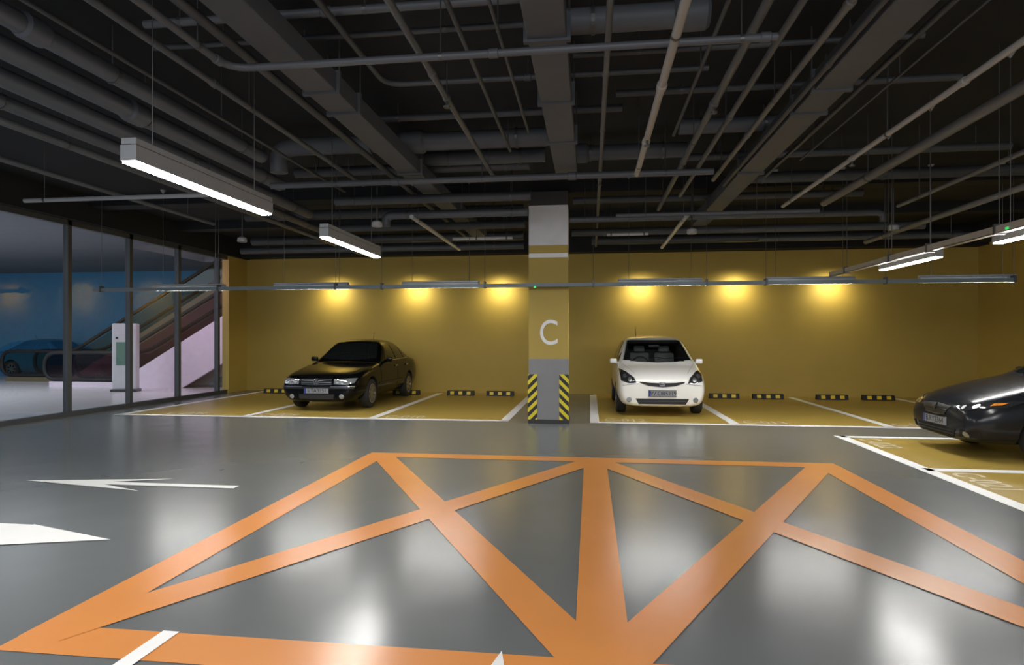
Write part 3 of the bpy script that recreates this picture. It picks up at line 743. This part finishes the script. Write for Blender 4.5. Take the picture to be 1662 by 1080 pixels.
# ---- white hatchback: short steep bonnet, tall cabin, seats behind a clear windscreen
def hatch_cabin():
    ol = [(.99,-.68),(.87,-.39),(.825,0),(.87,.39),(.99,.68),(1.735,.555),(1.69,.3),(1.672,0),(1.69,-.3),(1.735,-.555)]
    return [prism(B(), ol, .80, 2.2, lambda u,v,h: (u,v,h)), obox(.90, 3.3, -.54, .54, .62, 1.41)]
def hatch_features(feat, part, cast):
    feat('windscreen', m_wclear, 'top', [[(.97,-.70),(.84,-.4),(.80,0),(.84,.4),(.97,.70)], [(1.76,-.575),(1.71,-.3),(1.69,0),(1.71,.3),(1.76,.575)]], .006, nu=22, nv=12)
    part('dashboard', obox(.905, 1.30, -.53, .53, .64, .95, .05), m_dash)
    sw = rnd([(1.36+.02*math.cos(a), .30+.17*math.cos(a), .95+.17*math.sin(a)) for a in [2*PI*k/24 for k in range(25)]], .01, 1)
    part('steering_wheel', sweep(B(), sw, .016, 8), m_trimb)
    for y in (-.27, .27):
        sb = B(); box(sb, 1.55, 2.0, y-.22, y+.22, .64, .80, .05)
        b2 = B(); box(b2, -.06, .06, y-.22, y+.22, 0, .58, .05); box(b2, -.045, .045, y-.12, y+.12, .60, .76, .035)
        bmesh.ops.transform(b2, matrix=Matrix.Translation((2.0,0,.70)) @ Matrix.Rotation(R(14), 4, 'Y') @ Matrix.Diagonal((1,1,.86,1)), verts=b2.verts[:])
        tm = bpy.data.meshes.new('t'); b2.to_mesh(tm); sb.from_mesh(tm); b2.free(); bpy.data.meshes.remove(tm)
        part('seat', sb, m_seat)
    part('rear_seat', obox(2.75, 2.9, -.52, .52, .64, 1.25, .05), m_seat)
    part('rear_view_mirror', obox(1.60, 1.625, -.11, .11, 1.31, 1.37, .01), m_trimb)
    feat('side_window', m_cglass, 'left', [[(1.05,1.02),(1.36,1.02)], [(1.34,1.20),(1.36,1.22)]], .006, True)
    feat('side_window', m_cglass, 'left', [[(1.40,1.02),(2.25,1.03)], [(1.78,1.42),(2.25,1.46)]], .006, True)
    feat('side_window', m_cglass, 'left', [[(2.31,1.03),(3.05,1.06)], [(2.31,1.46),(2.98,1.44)]], .006, True)
    feat('side_window', m_cglass, 'left', [[(3.10,1.07),(3.45,1.13)], [(3.04,1.43),(3.35,1.38)]], .006, True)
    hl = feat('headlight', m_lens, 'front', [[(.47,.645),(.62,.64),(.765,.685)], [(.52,.75),(.66,.85),(.79,.905)]], .006, True, nu=18, nv=8)
    feat('headlight_surround', m_lensd, 'front', [[(.485,.655),(.62,.65),(.755,.692)], [(.53,.747),(.66,.838),(.778,.89)]], .010, True, hl, nu=18, nv=8)
    feat('reflector', m_alloy, 'front', circ(.60,.71,.038), .016, True, hl, nu=10, nv=4)
    feat('reflector', m_alloy, 'front', circ(.69,.77,.036), .016, True, hl, nu=10, nv=4)
    g = feat('grille', m_trimb, 'front', [[(-.42,.655),(-.25,.595),(0,.57),(.25,.595),(.42,.655)], [(-.42,.68),(-.25,.66),(0,.65),(.25,.66),(.42,.68)]], .006, nu=26, nv=3)[0]
    e = feat('emblem', m_chrome, 'front', [[(-.045,.59),(.045,.59)], [(-.055,.665),(.055,.665)]], .016, nu=8)[0]
    for pts in (((-.03,.60),(-.035,.655)), ((.03,.60),(.035,.655)), ((-.03,.622),(.03,.622))):
        (a, b), (c, d) = pts; hz = abs(b-d) < .01
        feat('emblem_stroke', m_trimb, 'front', [[(a-(0 if hz else .006),b),(c-(0 if hz else .006),d)], [(a+(0 if hz else .006),b+(.01 if hz else 0)),(c+(0 if hz else .006),d+(.01 if hz else 0))]], .020, par=e, nu=4, nv=1)
    li = feat('lower_intake', m_trimb, 'front', [[(-.44,.25),(.44,.25)], [(-.50,.355),(.50,.355)]], .005, nu=22)[0]
    feat('intake_slat', m_steel, 'front', [[(-.44,.30),(.44,.30)], [(-.44,.307),(.44,.307)]], .01, par=li, nu=22, nv=1)
    feat('fog_light', m_lens, 'front', circ(.62,.33,.05), .008, True, nu=10)
    feat('bumper_line', m_trimb, 'front', [[(-.74,.60),(-.44,.635)], [(-.74,.607),(-.44,.642)]], .004, True, nu=12, nv=1)
    feat('bonnet_line', m_steel, 'top', [[(.22,.50),(.84,.70)], [(.22,.507),(.84,.707)]], .003, True, nu=14, nv=1)
    feat('tail_light', m_red, 'rear', [[(.50,.85),(.72,.85)], [(.46,1.15),(.62,1.15)]], .006, True)
    for x in (1.12, 2.28): feat('shut_line', m_trimb, 'left', [[(x,.28),(x,.98)], [(x+.012,.28),(x+.012,.98)]], .003, True, nu=10, nv=1)
    for x in (2.02, 2.85): feat('door_handle', m_pwhite, 'left', [[(x,.86),(x+.17,.865)], [(x,.89),(x+.17,.895)]], .022, True, nu=6, nv=2)
    for (a, b) in (((.95,.60),(.97,-.08)), ((.91,0.0),(1.01,-.62))):
        feat('wiper', m_trimb, 'top', [[a, b], [(a[0]+.018, a[1]), (b[0]+.018, b[1])]], .018, nu=16, nv=1)
ST_HATCH = [(0.00,.25,.60,.68,.43,.62,.60,.50,.68,.03),(0.03,.20,.72,.79,.45,.74,.66,.61,.745,.03),(0.18,.18,.78,.84,.48,.81,.77,.68,.83,.03),(0.45,.17,.79,.855,.50,.825,.86,.71,.915,.03),
 (0.72,.17,.79,.86,.52,.83,.92,.74,.97,.03),(0.82,.17,.79,.86,.52,.83,.945,.74,1.01,.04),(1.30,.17,.79,.86,.53,.83,.98,.70,1.28,.05),(1.70,.17,.79,.86,.54,.83,1.00,.66,1.49,.05),(1.86,.17,.79,.86,.54,.83,1.01,.65,1.55,.06),(2.40,.17,.79,.86,.54,.83,1.015,.645,1.595,.06),
 (3.15,.17,.79,.86,.54,.83,1.03,.62,1.56,.06),(3.45,.18,.78,.85,.55,.82,1.05,.60,1.51,.06),(3.70,.20,.75,.81,.56,.78,1.05,.60,1.20,.05),(3.80,.24,.69,.76,.56,.73,.98,.58,1.06,.04),(3.84,.32,.54,.62,.56,.58,.88,.44,.96,.03)]
make_car('hatchback', 'white five-door hatchback parked right of the column', (1.36, 12.0+1.92, 0), R(90), dict(L=3.84, paint=m_pwhite, st=ST_HATCH, axles=(.78,3.22), wr=.29, wy=.84, cabin=hatch_cabin,
    features=hatch_features, plate_z=.455, plate='W.OB5219', mirror=(1.16,1.0,.785), antenna=(2.0,1.56), ant_y=.35, spokes=8))
# ---- charcoal car at right
def char_features(feat, part, cast):
    feat('windscreen', m_cglass, 'top', [[(1.36,-.67),(1.26,-.4),(1.22,0),(1.26,.4),(1.36,.67)], [(2.03,-.52),(1.99,-.3),(1.97,0),(1.99,.3),(2.03,.52)]], .006, nu=22, nv=10)
    feat('side_window', m_cglass, 'left', [[(1.70,1.01),(2.50,1.02)], [(2.12,1.35),(2.50,1.38)]], .006, True)
    feat('side_window', m_cglass, 'left', [[(2.56,1.02),(3.3,1.04)], [(2.56,1.38),(3.15,1.34)]], .006, True)
    hl = feat('headlight', m_lensd, 'front', [[(.40,.605),(.60,.605),(.80,.665)], [(.42,.655),(.62,.695),(.815,.75)]], .006, True, nu=20, nv=6)
    feat('reflector', m_alloy, 'front', circ(.53,.638,.024), .014, True, hl, nu=10, nv=4)
    feat('reflector', m_alloy, 'front', circ(.645,.66,.028), .014, True, hl, nu=10, nv=4)
    feat('indicator_lens', m_amber, 'front', [[(.73,.675),(.775,.69)], [(.73,.705),(.78,.72)]], .012, True, hl)
    g = feat('grille', m_trimb, 'front', [[(-.22,.525),(0,.515),(.22,.525)], [(-.33,.63),(0,.65),(.33,.63)]], .006, nu=22)[0]
    feat('grille_rim', m_chrome, 'front', [[(-.235,.515),(0,.503),(.235,.515)], [(-.225,.527),(0,.515),(.225,.527)]], .012, par=g, nu=18, nv=1)
    feat('grille_bar', m_chrome, 'front', [[(-.27,.578),(.27,.578)], [(-.27,.588),(.27,.588)]], .012, par=g, nu=18, nv=1)
    e = feat('emblem', m_chrome, 'front', circ(0,.60,.05), .018, nu=12)[0]
    feat('emblem_field', m_trimb, 'front', circ(0,.60,.041), .021, par=e, nu=12)
    for s in (-1, 1): feat('emblem_stroke', m_chrome, 'front', [[(s*.038,.62),(0,.578)], [(s*.036,.612),(0,.568)]], .025, par=e, nu=6, nv=1)
    li = feat('lower_intake', m_liner, 'front', [[(-.40,.25),(.40,.25)], [(-.44,.36),(.44,.36)]], .005, nu=22)[0]
    for z in (.285,.32): feat('intake_slat', m_trimb, 'front', [[(-.42,z),(.42,z)], [(-.42,z+.012),(.42,z+.012)]], .012, par=li, nu=22, nv=1)
    fr = feat('fog_recess', m_liner, 'front', [[(.50,.27),(.70,.29)], [(.52,.36),(.72,.35)]], .005, True, nu=10)
    feat('fog_light', m_lens, 'front', circ(.60,.315,.035), .012, True, fr, nu=10)
    for x in (1.36, 2.53): feat('shut_line', m_liner, 'left', [[(x,.28),(x,.97)], [(x+.012,.28),(x+.012,.97)]], .003, True, nu=10, nv=1)
    for x in (2.30, 3.15): feat('door_handle', m_pdark, 'left', [[(x,.85),(x+.17,.855)], [(x,.88),(x+.17,.885)]], .022, True, nu=6, nv=2)
    feat('bonnet_line', m_liner, 'top', [[(.30,.52),(1.22,.69)], [(.30,.526),(1.22,.696)]], .003, True, nu=14, nv=1)
ST_CHAR = [(0.00,.27,.48,.58,.42,.50,.54,.36,.61,.02),(0.05,.21,.64,.74,.43,.66,.60,.52,.67,.02),(0.25,.185,.76,.84,.46,.78,.70,.66,.765,.025),
 (0.65,.18,.80,.875,.49,.83,.82,.71,.89,.03),(1.02,.18,.80,.88,.51,.845,.91,.73,.97,.03),(1.16,.18,.80,.88,.52,.845,.935,.72,1.0,.03),(1.26,.18,.80,.88,.52,.845,.945,.71,1.04,.04),
 (1.97,.18,.80,.88,.53,.845,.975,.60,1.42,.05),(2.15,.18,.80,.88,.53,.845,.98,.59,1.47,.055),(2.60,.18,.80,.88,.53,.845,.99,.59,1.50,.06),(3.20,.18,.80,.88,.53,.845,1.0,.57,1.46,.06),
 (3.85,.18,.80,.875,.55,.83,1.0,.66,1.10,.04),(4.05,.19,.79,.865,.56,.82,.995,.68,1.05,.03),(4.38,.22,.74,.82,.56,.76,.95,.64,1.02,.03),(4.47,.26,.64,.74,.56,.68,.90,.56,.96,.03),(4.50,.34,.50,.60,.56,.54,.82,.42,.88,.03)]
make_car('saloon_car', 'charcoal car cut off by the right edge, facing left', (4.57+2.25, 8.88, 0), 0, dict(L=4.5, paint=m_pdark, st=ST_CHAR, axles=(.88,3.52), wr=.315, wy=.85,
    features=char_features, plate_z=.43, plate='B.RY2364', mirror=(1.62,1.01,.81), antenna=(3.2,1.45), spokes=10))
# ---- blue car far back in the lobby
def blue_features(feat, part, cast):
    feat('windscreen', m_bglassc, 'top', [[(1.70,-.66),(1.59,0),(1.70,.66)], [(2.24,-.52),(2.18,0),(2.24,.52)]], .006, nu=18, nv=8)
    feat('side_window', m_bglassc, 'left', [[(1.92,.99),(2.64,1.0)], [(2.30,1.33),(2.64,1.36)]], .006, True)
    feat('side_window', m_bglassc, 'left', [[(2.70,1.0),(3.6,1.02)], [(2.70,1.36),(3.3,1.32)]], .006, True)
    feat('headlight', m_lens, 'front', [[(.38,.57),(.76,.59)], [(.37,.67),(.775,.685)]], .006, True)
    for x in (1.48, 2.67): feat('shut_line', m_bglassc, 'left', [[(x,.28),(x,.94)], [(x+.012,.28),(x+.012,.94)]], .003, True, nu=10, nv=1)
make_car('display_car', 'blue car standing behind the escalator ends at far left', (-21.1, 22.2, 0), R(180), dict(L=4.68, paint=m_pblue, st=ST_SEDAN, axles=(.92,3.62), wr=.315, wy=.855,
    features=blue_features, mirror=(1.88,.99,.82), antenna=(3.3,1.45), spokes=7))

# ------------------------------------------------------------------ light
def area(name, loc, rot, sx, sy, e, col=(1,1,1)):
    L = bpy.data.lights.new(name, 'AREA'); L.shape = 'RECTANGLE'; L.size = sx; L.size_y = sy; L.energy = e; L.color = col
    o = bpy.data.objects.new(name, L); C.objects.link(o); o.location = loc; o.rotation_euler = rot
    return o
area('rear_fill', (0,-3,3.6), (R(52),0,0), 10, 2.5, 350, (.97,.98,1))
area('lane_fill', (-3.05,.3,2.65), (0,0,0), .3, 1.6, 60, (1,.97,.92))  # added fill lights out of view over the lanes, no fixtures behind them
area('lane_fill', (-6.4,2.2,2.65), (0,0,0), .3, 1.6, 110, (1,.98,.95))  # added fill that brightens the floor arrows at left
area('lane_fill', (4.05,1.0,2.45), (0,0,0), .3, 1.6, 60, (1,.97,.92))
area('lane_fill', (.4,-.6,2.9), (0,0,0), 1.6, .5, 80, (1,.97,.92))
area('lobby_light', (-18,11,4.25), (0,0,0), 8, 10, 520, (.94,.97,1))
area('stairwell_light', (-11.5,19,6.5), (0,0,0), 3, 2, 60, (1,.9,.85))
area('lobby_pink', (-11.3,15.2,3.5), (R(50),0,0), .8, .8, 25, (1,.6,.9))
w = bpy.data.worlds.new('World'); bpy.context.scene.world = w; w.use_nodes = True
w.node_tree.nodes['Background'].inputs[0].default_value = (.74,.82,.94,1); w.node_tree.nodes['Background'].inputs[1].default_value = .4
# ------------------------------------------------------------------ camera
cam = bpy.data.cameras.new('camera'); co = bpy.data.objects.new('camera', cam); C.objects.link(co)
co.location = (0,0,HC); co.rotation_euler = (PI/2, 0, TH)
cam.sensor_width = 36; cam.lens = F/1662*36; cam.shift_y = 10/1662; cam.clip_start = .05
bpy.context.scene.camera = co
